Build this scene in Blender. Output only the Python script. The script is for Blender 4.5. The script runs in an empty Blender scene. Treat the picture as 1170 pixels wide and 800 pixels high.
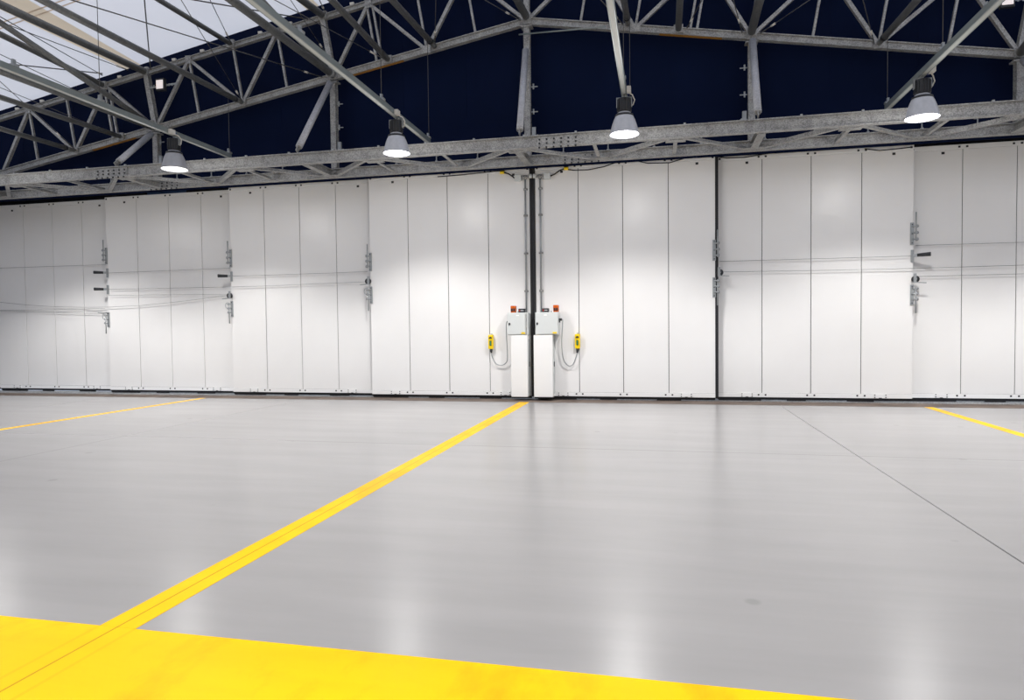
import bpy, bmesh, math, random
from mathutils import Vector, Matrix
random.seed(4)
S = bpy.context.scene
COL = S.collection
R = math.radians

# ------------------------------------------------------------------ camera
FPX, YAW, PITCH, ROLL, CH = 768.97, R(12.3737), R(1.7882), R(-0.6374), 1.7
F = Vector((-math.sin(YAW) * math.cos(PITCH), math.cos(YAW) * math.cos(PITCH), -math.sin(PITCH)))
Rt = Vector((math.cos(YAW), math.sin(YAW), 0))
Up = Rt.cross(F)
R2 = Rt * math.cos(ROLL) + Up * math.sin(ROLL)
U2 = -Rt * math.sin(ROLL) + Up * math.cos(ROLL)
EYE = Vector((0, 0, CH))
cam = bpy.data.cameras.new('camera')
cam.sensor_fit = 'HORIZONTAL'
cam.sensor_width = 36
cam.lens = FPX / 1170 * 36
cam.clip_end = 500
co = bpy.data.objects.new('camera', cam)
COL.objects.link(co)
m = Matrix((R2, U2, -F)).transposed().to_4x4()
m.translation = EYE
co.matrix_world = m
S.camera = co


def ray(u, v):
    return F + R2 * ((u - 585) / FPX) + U2 * ((400 - v) / FPX)


def at_y(u, v, y):            # point of the plane Y = y seen at a photo position
    d = ray(u, v)
    return EYE + d * (y / d.y)


def at_z(u, v, z):
    d = ray(u, v)
    return EYE + d * ((z - CH) / d.z)


# ------------------------------------------------------------------ materials
def new_mat(name):
    mt = bpy.data.materials.new(name)
    mt.use_nodes = True
    nt = mt.node_tree
    b = nt.nodes['Principled BSDF']
    return mt, nt, b


def plain(name, col, rough=.5, metal=0, var=.06, scale=9, bump=0, spec=.5):
    mt, nt, b = new_mat(name)
    b.inputs['Roughness'].default_value = rough
    b.inputs['Metallic'].default_value = metal
    b.inputs['Specular IOR Level'].default_value = spec
    tc = nt.nodes.new('ShaderNodeTexCoord')
    n = nt.nodes.new('ShaderNodeTexNoise')
    n.inputs['Scale'].default_value = scale
    n.inputs['Detail'].default_value = 5
    nt.links.new(tc.outputs['Object'], n.inputs['Vector'])
    r = nt.nodes.new('ShaderNodeValToRGB')
    r.color_ramp.elements[0].position = .3
    r.color_ramp.elements[1].position = .7
    r.color_ramp.elements[0].color = [c * (1 - var) for c in col] + [1]
    r.color_ramp.elements[1].color = [min(1, c * (1 + var)) for c in col] + [1]
    nt.links.new(n.outputs['Fac'], r.inputs['Fac'])
    nt.links.new(r.outputs['Color'], b.inputs['Base Color'])
    if bump:
        bp = nt.nodes.new('ShaderNodeBump')
        bp.inputs['Strength'].default_value = bump
        bp.inputs['Distance'].default_value = .02
        nt.links.new(n.outputs['Fac'], bp.inputs['Height'])
        nt.links.new(bp.outputs['Normal'], b.inputs['Normal'])
    return mt


def galvanised(name, lo, hi, rough=.5):
    mt, nt, b = new_mat(name)
    b.inputs['Metallic'].default_value = .35
    b.inputs['Roughness'].default_value = rough
    tc = nt.nodes.new('ShaderNodeTexCoord')
    v = nt.nodes.new('ShaderNodeTexVoronoi')
    v.inputs['Scale'].default_value = 55
    n = nt.nodes.new('ShaderNodeTexNoise')
    n.inputs['Scale'].default_value = 5
    n.inputs['Detail'].default_value = 6
    nt.links.new(tc.outputs['Object'], v.inputs['Vector'])
    nt.links.new(tc.outputs['Object'], n.inputs['Vector'])
    sep = nt.nodes.new('ShaderNodeSeparateColor')
    nt.links.new(v.outputs['Color'], sep.inputs['Color'])
    mx = nt.nodes.new('ShaderNodeMix')
    mx.inputs[0].default_value = .62
    nt.links.new(sep.outputs['Red'], mx.inputs[2])
    nt.links.new(n.outputs['Fac'], mx.inputs[3])
    r = nt.nodes.new('ShaderNodeValToRGB')
    r.color_ramp.elements[0].position = .25
    r.color_ramp.elements[1].position = .75
    r.color_ramp.elements[0].color = list(lo) + [1]
    r.color_ramp.elements[1].color = list(hi) + [1]
    nt.links.new(mx.outputs[0], r.inputs['Fac'])
    nt.links.new(r.outputs['Color'], b.inputs['Base Color'])
    return mt


GALV = galvanised('galvanised_steel', (.19, .19, .186), (.46, .46, .45), .5)
TUBE = galvanised('galvanised_tube', (.13, .135, .135), (.21, .215, .21), .5)
STRUT = galvanised('galvanised_strut', (.36, .37, .40), (.52, .53, .57), .5)
RAILM = plain('zinc_rail', (.24, .275, .275), .4, .3, .05, 4)
PIPE = plain('zinc_conduit', (.35, .37, .38), .4, .4, .08, 12)
WHITE = plain('white_coated_panel', (.83, .825, .815), .30, 0, .012, 1.3, 0, .5)
WHITE2 = plain('white_powder_coat', (.84, .84, .83), .45, 0, .01, 3)
GREYBOX = plain('light_grey_enclosure', (.60, .625, .62), .42, 0, .015, 6)
BLACK = plain('black_rubber', (.006, .006, .008), .6, 0, .2, 8)
DARK = plain('dark_plastic', (.018, .02, .024), .45, 0, .1, 10)
HEAD = plain('daylight_blocker', (.012, .013, .018), .7, 0, .2, 3)
ORANGE = plain('orange_lens', (.55, .10, .008), .25, 0, .05, 10)
AMBER = plain('orange_strip', (.32, .15, .02), .6, 0, .15, 6)
YELLOWP = plain('yellow_plastic', (.86, .60, .0), .35, 0, .03, 10)
GREEN = plain('green_button', (.03, .34, .15), .4, 0, .1, 10)
REDP = plain('red_button', (.5, .03, .02), .4, 0, .1, 10)
WIREM = plain('steel_wire', (.10, .10, .10), .5, .5, .1, 10)
BLUEM = plain('blue_tape', (.02, .05, .22), .5, 0, .1, 10)
CREAM = plain('cream_plastic', (.62, .60, .55), .5, 0, .05, 10)
BLUES = plain('blue_slit_fill', (.10, .22, .48), .6, 0, .1, 4)
COVER = plain('rail_cover', (.46, .48, .46), .5, 0, .04, 5)
CORD = plain('grey_cord', (.30, .30, .30), .5, .2, .1, 10)
TRACK = plain('worn_track_floor', (.13, .10, .082), .7, 0, .35, 2.2, 0, .2)
CONC = plain('daylit_concrete', (.62, .66, .74), .8, 0, .1, 2)  # paled and blued to stand for daylight on the apron
WALLM = plain('side_wall_panel', (.35, .36, .38), .6, 0, .05, .6)


def navy_material():
    mt, nt, b = new_mat('navy_membrane')
    b.inputs['Roughness'].default_value = .75
    b.inputs['Specular IOR Level'].default_value = .06
    tc = nt.nodes.new('ShaderNodeTexCoord')
    mp = nt.nodes.new('ShaderNodeMapping')
    mp.inputs['Scale'].default_value = (1.0, 1.0, .35)
    n = nt.nodes.new('ShaderNodeTexNoise')
    n.inputs['Scale'].default_value = .9
    n.inputs['Detail'].default_value = 4
    nt.links.new(tc.outputs['Object'], mp.inputs['Vector'])
    nt.links.new(mp.outputs['Vector'], n.inputs['Vector'])
    r = nt.nodes.new('ShaderNodeValToRGB')
    r.color_ramp.elements[0].color = (.0022, .0056, .024, 1)
    r.color_ramp.elements[1].color = (.0034, .0085, .035, 1)
    nt.links.new(n.outputs['Fac'], r.inputs['Fac'])
    nt.links.new(r.outputs['Color'], b.inputs['Base Color'])
    bp = nt.nodes.new('ShaderNodeBump')
    bp.inputs['Strength'].default_value = .35
    bp.inputs['Distance'].default_value = .12
    nt.links.new(n.outputs['Fac'], bp.inputs['Height'])
    nt.links.new(bp.outputs['Normal'], b.inputs['Normal'])
    return mt


NAVY = navy_material()


def roof_material():
    mt = bpy.data.materials.new('translucent_roof_membrane')
    mt.use_nodes = True
    nt = mt.node_tree
    nt.nodes.clear()
    out = nt.nodes.new('ShaderNodeOutputMaterial')
    mix = nt.nodes.new('ShaderNodeMixShader')
    mix.inputs[0].default_value = .45
    tr = nt.nodes.new('ShaderNodeBsdfTranslucent')
    di = nt.nodes.new('ShaderNodeBsdfDiffuse')
    tc = nt.nodes.new('ShaderNodeTexCoord')
    n = nt.nodes.new('ShaderNodeTexNoise')
    n.inputs['Scale'].default_value = .5
    n.inputs['Detail'].default_value = 3
    nt.links.new(tc.outputs['Object'], n.inputs['Vector'])
    r = nt.nodes.new('ShaderNodeValToRGB')
    r.color_ramp.elements[0].color = (.72, .72, .76, 1)
    r.color_ramp.elements[1].color = (.80, .80, .84, 1)
    nt.links.new(n.outputs['Fac'], r.inputs['Fac'])
    nt.links.new(r.outputs['Color'], tr.inputs['Color'])
    di.inputs['Color'].default_value = (.8, .8, .82, 1)
    nt.links.new(tr.outputs[0], mix.inputs[1])
    nt.links.new(di.outputs[0], mix.inputs[2])
    nt.links.new(mix.outputs[0], out.inputs['Surface'])
    return mt


ROOF = roof_material()


def beige_material(name='beige_batten', col=(.95, .82, .62, 1)):
    mt = bpy.data.materials.new(name)
    mt.use_nodes = True
    nt = mt.node_tree
    nt.nodes.clear()
    out = nt.nodes.new('ShaderNodeOutputMaterial')
    mix = nt.nodes.new('ShaderNodeMixShader')
    mix.inputs[0].default_value = .25
    tr = nt.nodes.new('ShaderNodeBsdfTranslucent')
    tr.inputs['Color'].default_value = col
    di = nt.nodes.new('ShaderNodeBsdfDiffuse')
    di.inputs['Color'].default_value = (.66, .58, .44, 1)
    nt.links.new(tr.outputs[0], mix.inputs[1])
    nt.links.new(di.outputs[0], mix.inputs[2])
    nt.links.new(mix.outputs[0], out.inputs['Surface'])
    return mt


BEIGE = beige_material()
CORDB = beige_material('tan_cord', (.62, .48, .36, 1))


def emit_mat(name, col, s):
    mt, nt, b = new_mat(name)
    b.inputs['Base Color'].default_value = (*col, 1)
    b.inputs['Emission Color'].default_value = (*col, 1)
    b.inputs['Emission Strength'].default_value = s
    return mt


LENS = emit_mat('lamp_lens_lit', (.93, .96, 1.0), 7)
LENSDIM = emit_mat('lamp_lens_dim', (.62, .62, .53), .28)  # dim look of a shining lamp, put into colour and emission
SIGNW = emit_mat('lit_box_face', (.95, .86, .84), .36)


def reflector_material():
    mt, nt, b = new_mat('prismatic_reflector')
    b.inputs['Base Color'].default_value = (.50, .51, .56, 1)
    b.inputs['Roughness'].default_value = .3
    b.inputs['Metallic'].default_value = .2
    tc = nt.nodes.new('ShaderNodeTexCoord')
    g = nt.nodes.new('ShaderNodeTexNoise')
    g.inputs['Scale'].default_value = 14
    nt.links.new(tc.outputs['Object'], g.inputs['Vector'])
    r = nt.nodes.new('ShaderNodeValToRGB')
    r.color_ramp.elements[0].color = (.26, .27, .30, 1)
    r.color_ramp.elements[1].color = (.40, .41, .45, 1)
    nt.links.new(g.outputs['Fac'], r.inputs['Fac'])
    nt.links.new(r.outputs['Color'], b.inputs['Base Color'])
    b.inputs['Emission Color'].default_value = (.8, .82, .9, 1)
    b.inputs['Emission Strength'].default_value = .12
    return mt


REFL = reflector_material()
REFLDIM = plain('prismatic_reflector_dull', (.38, .39, .42), .35, .1, .06, 14)  # dimmer copy for the leftmost lamp, which shines too


def floor_nodes(mt, nt, b, c0, c1, joint_col, joints_x, joint_y, jw, rough):
    """Painted floor with long faint smears and narrow cut joints."""
    tc = nt.nodes.new('ShaderNodeTexCoord')
    mp = nt.nodes.new('ShaderNodeMapping')
    mp.inputs['Scale'].default_value = (.35, 2.2, 1)
    n = nt.nodes.new('ShaderNodeTexNoise')
    n.inputs['Scale'].default_value = 1.1
    n.inputs['Detail'].default_value = 7
    n.inputs['Roughness'].default_value = .6
    nt.links.new(tc.outputs['Object'], mp.inputs['Vector'])
    nt.links.new(mp.outputs['Vector'], n.inputs['Vector'])
    r = nt.nodes.new('ShaderNodeValToRGB')
    r.color_ramp.elements[0].position = .3
    r.color_ramp.elements[1].position = .72
    r.color_ramp.elements[0].color = (*c0, 1)
    r.color_ramp.elements[1].color = (*c1, 1)
    nt.links.new(n.outputs['Fac'], r.inputs['Fac'])
    col = r.outputs['Color']
    # a few round worn spots
    v = nt.nodes.new('ShaderNodeTexVoronoi')
    v.inputs['Scale'].default_value = 1.35
    nt.links.new(tc.outputs['Object'], v.inputs['Vector'])
    lt = nt.nodes.new('ShaderNodeMapRange')
    lt.inputs[1].default_value = .05
    lt.inputs[2].default_value = .085
    lt.inputs[3].default_value = 1
    lt.inputs[4].default_value = 0
    nt.links.new(v.outputs['Distance'], lt.inputs[0])
    sc = nt.nodes.new('ShaderNodeSeparateColor')
    nt.links.new(v.outputs['Color'], sc.inputs['Color'])
    gt = nt.nodes.new('ShaderNodeMath')
    gt.operation = 'GREATER_THAN'
    gt.inputs[1].default_value = .62
    nt.links.new(sc.outputs['Green'], gt.inputs[0])
    mu = nt.nodes.new('ShaderNodeMath')
    mu.operation = 'MULTIPLY'
    nt.links.new(lt.outputs[0], mu.inputs[0])
    nt.links.new(gt.outputs[0], mu.inputs[1])
    m2 = nt.nodes.new('ShaderNodeMath')
    m2.operation = 'MULTIPLY'
    m2.inputs[1].default_value = .22
    nt.links.new(mu.outputs[0], m2.inputs[0])
    mx = nt.nodes.new('ShaderNodeMix')
    mx.data_type = 'RGBA'
    nt.links.new(m2.outputs[0], mx.inputs[0])
    nt.links.new(col, mx.inputs[6])
    mx.inputs[7].default_value = (*[c * .35 for c in c0], 1)
    col = mx.outputs[2]
    sp = nt.nodes.new('ShaderNodeSeparateXYZ')
    nt.links.new(tc.outputs['Object'], sp.inputs[0])
    for axis, pos, w, op in [('X', x, ww, o) for x, ww, o in joints_x] + [('Y', y, ww, o) for y, ww, o in joint_y]:
        s1 = nt.nodes.new('ShaderNodeMath')
        s1.operation = 'SUBTRACT'
        s1.inputs[1].default_value = pos
        nt.links.new(sp.outputs[axis], s1.inputs[0])
        s2 = nt.nodes.new('ShaderNodeMath')
        s2.operation = 'ABSOLUTE'
        nt.links.new(s1.outputs[0], s2.inputs[0])
        s3 = nt.nodes.new('ShaderNodeMath')
        s3.operation = 'LESS_THAN'
        s3.inputs[1].default_value = w
        nt.links.new(s2.outputs[0], s3.inputs[0])
        s4 = nt.nodes.new('ShaderNodeMath')
        s4.operation = 'MULTIPLY'
        s4.inputs[1].default_value = op
        nt.links.new(s3.outputs[0], s4.inputs[0])
        k = nt.nodes.new('ShaderNodeMix')
        k.data_type = 'RGBA'
        nt.links.new(s4.outputs[0], k.inputs[0])
        nt.links.new(col, k.inputs[6])
        k.inputs[7].default_value = (*joint_col, 1)
        col = k.outputs[2]
    nt.links.new(col, b.inputs['Base Color'])
    rr = nt.nodes.new('ShaderNodeMapRange')
    rr.inputs[1].default_value = .3
    rr.inputs[2].default_value = .7
    rr.inputs[3].default_value = rough[0]
    rr.inputs[4].default_value = rough[1]
    nt.links.new(n.outputs['Fac'], rr.inputs[0])
    nt.links.new(rr.outputs[0], b.inputs['Roughness'])


FLOOR, nt_, b_ = new_mat('grey_epoxy_floor')
floor_nodes(FLOOR, nt_, b_, (.285, .278, .274), (.318, .310, .305), (.03, .03, .03),
            [(2.511, .008, .9), (8.09, .008, .9), (-8.648, .009, .38), (-14.2, .009, .38)], [(9.446, .010, .45)], .01, (.24, .24))
b_.inputs['Specular IOR Level'].default_value = .5
YEL, nt_, b_ = new_mat('yellow_floor_paint')
floor_nodes(YEL, nt_, b_, (.80, .445, .0004), (.88, .52, .0006), (.33, .17, .003),
            [(-3.072, .007, .7), (-3.19, .012, .18), (-2.95, .012, .18)], [], .01, (.42, .42))
b_.inputs['Specular IOR Level'].default_value = .08
# worn, ambered patches in the yellow paint
src = b_.inputs['Base Color'].links[0].from_socket
tc_ = nt_.nodes.new('ShaderNodeTexCoord')
mp_ = nt_.nodes.new('ShaderNodeMapping')
mp_.inputs['Scale'].default_value = (1.6, .8, 1)
ns_ = nt_.nodes.new('ShaderNodeTexNoise')
ns_.inputs['Scale'].default_value = 1.1
ns_.inputs['Detail'].default_value = 9
ns_.inputs['Roughness'].default_value = .62
nt_.links.new(tc_.outputs['Object'], mp_.inputs['Vector'])
nt_.links.new(mp_.outputs['Vector'], ns_.inputs['Vector'])
mr_ = nt_.nodes.new('ShaderNodeMapRange')
mr_.inputs[1].default_value = .50
mr_.inputs[2].default_value = .72
mr_.inputs[3].default_value = 0
mr_.inputs[4].default_value = .75
nt_.links.new(ns_.outputs['Fac'], mr_.inputs[0])
mxy = nt_.nodes.new('ShaderNodeMix')
mxy.data_type = 'RGBA'
nt_.links.new(mr_.outputs[0], mxy.inputs[0])
nt_.links.new(src, mxy.inputs[6])
mxy.inputs[7].default_value = (.56, .27, .002, 1)
nt_.links.new(mxy.outputs[2], b_.inputs['Base Color'])

# ------------------------------------------------------------------ mesh helpers


class MB:
    """Collects shapes (world coordinates) and links them as one mesh object."""

    def __init__(s):
        s.v, s.f, s.sm, s.mi = [], [], [], []
        s.mats = []
        s.cur = 0

    def use(s, mat):
        if mat not in s.mats:
            s.mats.append(mat)
        s.cur = s.mats.index(mat)
        return s

    def add(s, vs, fs, smooth=False):
        b = len(s.v)
        s.v += [Vector(x) for x in vs]
        s.f += [tuple(b + i for i in f) for f in fs]
        s.sm += [smooth] * len(fs) if not isinstance(smooth, list) else smooth
        s.mi += [s.cur] * len(fs)
        return s

    def box(s, x0, x1, y0, y1, z0, z1):
        return s.add([(x, y, z) for z in (z0, z1) for x, y in ((x0, y0), (x1, y0), (x1, y1), (x0, y1))],
                     [(3, 2, 1, 0), (4, 5, 6, 7), (0, 1, 5, 4), (1, 2, 6, 5), (2, 3, 7, 6), (3, 0, 4, 7)])

    def prism(s, prof, a, b, up=(0, 0, 1)):
        """Sweep a closed 2-D profile [(side, up)] from a to b."""
        a, b = Vector(a), Vector(b)
        d = (b - a).normalized()
        u = Vector(up)
        u = (u - d * u.dot(d)).normalized()
        w = d.cross(u)
        n = len(prof)
        vs = [p + w * x + u * y for p in (a, b) for x, y in prof]
        return s.add(vs, [(i, (i + 1) % n, n + (i + 1) % n, n + i) for i in range(n)] + [tuple(range(n))[::-1], tuple(range(n, 2 * n))])

    def bar(s, a, b, w, h, up=(0, 0, 1)):
        return s.prism([(-w / 2, -h / 2), (w / 2, -h / 2), (w / 2, h / 2), (-w / 2, h / 2)], a, b, up)

    def ibeam(s, a, b, w, h, tw=.012, tf=.016, up=(0, 0, 1)):
        W, H, t = w / 2, h / 2, tw / 2
        return s.prism([(-W, -H), (W, -H), (W, -H + tf), (t, -H + tf), (t, H - tf), (W, H - tf), (W, H), (-W, H), (-W, H - tf), (-t, H - tf), (-t, -H + tf), (-W, -H + tf)], a, b, up)

    def angle(s, a, b, w, t=.01, up=(0, 0, 1)):
        return s.prism([(-w / 2, -w / 2), (w / 2, -w / 2), (w / 2, -w / 2 + t), (-w / 2 + t, -w / 2 + t), (-w / 2 + t, w / 2), (-w / 2, w / 2)], a, b, up)

    def tube(s, a, b, r, r2=None, n=14, caps=True):
        a, b = Vector(a), Vector(b)
        r2 = r if r2 is None else r2
        d = (b - a).normalized()
        u = Vector((0, 0, 1)) if abs(d.z) < .9 else Vector((1, 0, 0))
        u = (u - d * u.dot(d)).normalized()
        w = d.cross(u)
        vs = []
        for p, q in ((a, r), (b, r2)):
            vs += [p + (w * math.cos(2 * math.pi * i / n) + u * math.sin(2 * math.pi * i / n)) * q for i in range(n)]
        fs = [(i, (i + 1) % n, n + (i + 1) % n, n + i) for i in range(n)]
        sm = [True] * n
        if caps:
            fs += [tuple(range(n))[::-1], tuple(range(n, 2 * n))]
            sm += [False, False]
        return s.add(vs, fs, sm)

    def path(s, pts, r, n=6):
        pts = [Vector(p) for p in pts]
        vs, fs = [], []
        pu = None
        for i, p in enumerate(pts):
            d = (pts[min(i + 1, len(pts) - 1)] - pts[max(i - 1, 0)]).normalized()
            if pu is None:
                pu = Vector((0, 0, 1)) if abs(d.z) < .9 else Vector((0, 1, 0))
            pu = (pu - d * pu.dot(d)).normalized()
            w = d.cross(pu)
            vs += [p + (w * math.cos(2 * math.pi * k / n) + pu * math.sin(2 * math.pi * k / n)) * r for k in range(n)]
        for i in range(len(pts) - 1):
            for k in range(n):
                fs.append((i * n + k, i * n + (k + 1) % n, (i + 1) * n + (k + 1) % n, (i + 1) * n + k))
        sm = [True] * len(fs) + [False, False]
        fs += [tuple(range(n))[::-1], tuple(range((len(pts) - 1) * n, len(pts) * n))]
        return s.add(vs, fs, sm)

    def lathe(s, prof, c, n=32, close=False):
        """prof: [(r, z)] about a vertical axis at c."""
        c = Vector(c)
        vs = [c + Vector((r * math.cos(2 * math.pi * k / n), r * math.sin(2 * math.pi * k / n), z)) for r, z in prof for k in range(n)]
        m_ = len(prof)
        fs = [(i * n + k, i * n + (k + 1) % n, ((i + 1) % m_) * n + (k + 1) % n, ((i + 1) % m_) * n + k)
              for i in range(m_ if close else m_ - 1) for k in range(n)]
        return s.add(vs, fs, True)

    def disc(s, c, r, z, n=32):
        c = Vector(c)
        return s.add([c + Vector((r * math.cos(2 * math.pi * k / n), r * math.sin(2 * math.pi * k / n), z)) for k in range(n)], [tuple(range(n))])

    def build(s, name, mat=None, parent=None, bevel=0):
        if mat is not None:
            s.mats = [mat] + [q for q in s.mats if q is not mat] if not s.mats else s.mats
        org = parent.matrix_basis.translation.copy() if parent is not None else Vector((0, 0, 0))
        if parent is not None and parent.get('_org') is not None:
            org = Vector(parent['_org'])
        if parent is None:
            lo = [min(v[i] for v in s.v) for i in range(3)]
            hi = [max(v[i] for v in s.v) for i in range(3)]
            org = Vector(((lo[0] + hi[0]) / 2, (lo[1] + hi[1]) / 2, lo[2]))
        me = bpy.data.meshes.new(name)
        me.from_pydata([tuple(v - org) for v in s.v], [], s.f)
        for q in s.mats:
            me.materials.append(q)
        me.polygons.foreach_set('use_smooth', s.sm)
        me.polygons.foreach_set('material_index', s.mi)
        bm = bmesh.new()
        bm.from_mesh(me)
        bmesh.ops.recalc_face_normals(bm, faces=bm.faces)
        bm.to_mesh(me)
        bm.free()
        o = bpy.data.objects.new(name, me)
        COL.objects.link(o)
        if parent is not None:
            o.parent = parent
        else:
            o.location = org
        WORG[o.name] = org
        if bevel:
            bv = o.modifiers.new('bevel', 'BEVEL')
            bv.width = bevel
            bv.segments = 2
            bv.limit_method = 'ANGLE'
        return o


WORG = {}


def part(mb, name, mat, parent, bevel=0):
    """A part: coordinates of mb are world ones; the parent's origin is subtracted."""
    org = WORG[parent.name]
    for i, v in enumerate(mb.v):
        mb.v[i] = v - org
    if mat is not None and not mb.mats:
        mb.mats = [mat]
    me = bpy.data.meshes.new(name)
    me.from_pydata([tuple(v) for v in mb.v], [], mb.f)
    for q in mb.mats:
        me.materials.append(q)
    me.polygons.foreach_set('use_smooth', mb.sm)
    me.polygons.foreach_set('material_index', mb.mi)
    bm = bmesh.new()
    bm.from_mesh(me)
    bmesh.ops.recalc_face_normals(bm, faces=bm.faces)
    bm.to_mesh(me)
    bm.free()
    o = bpy.data.objects.new(name, me)
    COL.objects.link(o)
    o.parent = parent
    WORG[o.name] = org.copy()          # children of a part share its origin
    if bevel:
        bv = o.modifiers.new('bevel', 'BEVEL')
        bv.width = bevel
        bv.segments = 2
        bv.limit_method = 'ANGLE'
    return o


def tag(o, label=None, cat=None, group=None, kind=None):
    if label:
        o['label'] = label
    if cat:
        o['category'] = cat
    if group:
        o['group'] = group
    if kind:
        o['kind'] = kind
    return o


def empty(name, loc, label, cat, group=None, kind=None):
    o = bpy.data.objects.new(name, None)
    COL.objects.link(o)
    o.location = loc
    o.empty_display_size = .2
    WORG[o.name] = Vector(loc)
    return tag(o, label, cat, group, kind)


# ------------------------------------------------------------------ main dimensions
XC = -2.943                          # the line where the two middle doors meet
YF = 15.4                            # plane of the gable truss
SL = .1725                           # roof slope


def zb(x):                           # centre of the truss bottom chord
    return 8.75 - SL * abs(x - XC)


def zroof(x):
    return 10.81 - .1837 * abs(x - XC)


# ------------------------------------------------------------------ setting
fl = MB().box(-23, 17, -20, 16.05, -.2, 0).build('floor', FLOOR)
# the floor's material reads coordinates in metres from the camera's foot point
for v in fl.data.vertices:
    v.co = v.co + fl.location
fl.location = (0, 0, 0)
tag(fl, 'glossy grey painted hangar floor with thin cut joints', 'floor', None, 'structure')

tr = MB()
tr.box(-23, 17, 15.27, 15.80, .0005, .003)
tr.box(-23, 17, 15.80, 16.05, .0005, .003)
tr = tr.build('trim_1', TRACK)
tag(tr, 'brown worn floor strip along the foot of the white doors', 'floor strip', None, 'structure')
for k, y in enumerate((15.93, 16.15, 16.37, 16.59)):
    part(MB().box(-23, 17, y - .02, y + .02, -.003, .012), 'guide_rail', GALV, tr)

ap = MB().box(-80, 80, 16.06, 90, -.25, -.004).build('ground', CONC)
tag(ap, 'concrete apron paled like daylight, seen through the slit under the doors', 'ground', None, 'structure')

# navy gable membrane
g = MB()
YW = 15.66
xs = [-23 + i * (XC + 23) / 40 for i in range(41)] + [XC + (17 - XC) * i / 40 for i in range(1, 41)]
vs, fs = [], []
for x in xs:
    zt = zroof(x) - .01
    for z in (5.47, zt):
        vs += [(x, YW, z), (x, YW + .03, z)]
for i in range(len(xs) - 1):
    a = i * 4
    b = a + 4
    fs += [(a, b, b + 2, a + 2), (a + 1, a + 3, b + 3, b + 1), (a + 2, b + 2, b + 3, a + 3), (a, a + 1, b + 1, b)]
fs += [(0, 2, 3, 1), (len(vs) - 4, len(vs) - 3, len(vs) - 1, len(vs) - 2)]
g.add(vs, fs)
wb = g.build('wall_back', NAVY)
tag(wb, 'dark navy fabric gable wall hanging behind the steel truss', 'wall', None, 'structure')
# lower lap of the membrane with a wavy upper edge
COLX = [-12.84, -7.78, XC, 1.95, 7.0]
lap = MB()
vs, fs = [], []
for i in range(161):
    x = -21 + 37 * i / 160
    zt = 6.62 + .05 * math.sin(x * 1.3) + .03 * math.sin(x * 3.1 + 1)
    vs += [(x, YW - .012, 5.475), (x, YW - .012, zt), (x, YW - .004, zt)]
for i in range(160):
    a = i * 3
    fs += [(a, a + 3, a + 4, a + 1), (a + 1, a + 4, a + 5, a + 2)]
lap.add(vs, fs)
part(lap, 'lower_lap', NAVY, wb)
sm = MB()
for x in [-19.2, -17.4, -15.7, -14.2, -11.1, -9.4, -6.1, -4.5, -1.3, .3, 3.6, 5.3, 8.4, 10.1, 12.0]:
    sm.box(x - .03, x + .03, YW - .006, YW, 6.75, zroof(x) - .1)
part(sm, 'weld_seam', NAVY, wb)

# roof membrane with two slopes
rf = MB()
for x0, x1 in ((-23, XC), (17, XC)):
    a, b = zroof(x0), zroof(x1)
    rf.add([(x0, -20, a), (x1, -20, b), (x1, 15.70, b), (x0, 15.70, a)], [(0, 1, 2, 3)])
rf = rf.build('ceiling', ROOF)
tag(rf, 'white translucent membrane roof glowing with daylight', 'roof', None, 'structure')
for xa, xb, xc, xd in ((-13.95, -13.49, -14.0, -13.0), (-8.60, -8.27, -8.60, -8.1)):
    bt = MB()                        # tapered opaque strip under the membrane, wide end towards the camera
    bt.add([(xc, 8.5, zroof(xc) - .012), (xd, 8.5, zroof(xd) - .012), (xb, YW, zroof(xb) - .012), (xa, YW, zroof(xa) - .012)], [(0, 1, 2, 3)])
    part(bt, 'beige_batten', BEIGE, rf)
for y in (12.53, 12.69):
    bt = MB()
    for x0, x1 in ((-23, XC), (17, XC)):
        bt.add([(x0, y - .02, zroof(x0) - .012), (x1, y - .02, zroof(x1) - .012), (x1, y + .02, zroof(x1) - .012), (x0, y + .02, zroof(x0) - .012)], [(0, 1, 2, 3)])
    part(bt, 'beige_cord', CORDB, rf)

for nm, b in (('wall_left', (-23.2, -23, -20, 17.35, 0, 8)), ('wall_right', (17, 17.2, -20, 17.35, 0, 8)), ('wall_rear', (-23, 17, -20.2, -20, 0, 11))):
    w = MB().box(*b).build(nm, WALLM)
    tag(w, {'wall_left': 'grey side wall beyond the left end of the doors', 'wall_right': 'grey side wall beyond the right end of the doors', 'wall_rear': 'grey end wall opposite the white doors'}[nm], 'wall', None, 'structure')

# dark header added to block daylight over the door tracks, slits filled blue
hd = MB()
slits = [(-14.55, -13.2), (-10.35, -9.95), (4.4, 5.15)]
hd.box(-23, 17, 16.95, 17.1, 5.86, 7.4)
hd.box(-23, 17, 15.72, 17.1, 7.3, 7.4)
hd.box(-23, 17, 16.95, 17.1, 5.3, 5.70)
x = -23
for a, b in slits + [(17, 17)]:
    hd.box(x, a, 16.95, 17.1, 5.70, 5.86)
    x = b
hd = hd.build('trim_2', HEAD)
for a, b in slits:
    part(MB().box(a, b, 17.0, 17.05, 5.69, 5.87), 'blue_strip', BLUES, hd)
tag(hd, 'dark lintel added against daylight in the gap above the white door tops', 'blocker', None, 'structure')

# painted floor lines


def floor_paint(x0, x1, y0, y1, label):
    o = MB().box(x0, x1, y0, y1, .0003, .0015).build('floor_marking', YEL)
    d = o.location.copy()
    for v in o.data.vertices:
        v.co = v.co + d
    o.location = (0, 0, 0)
    return tag(o, label, 'floor marking', 'yellow floor lines')


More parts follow.
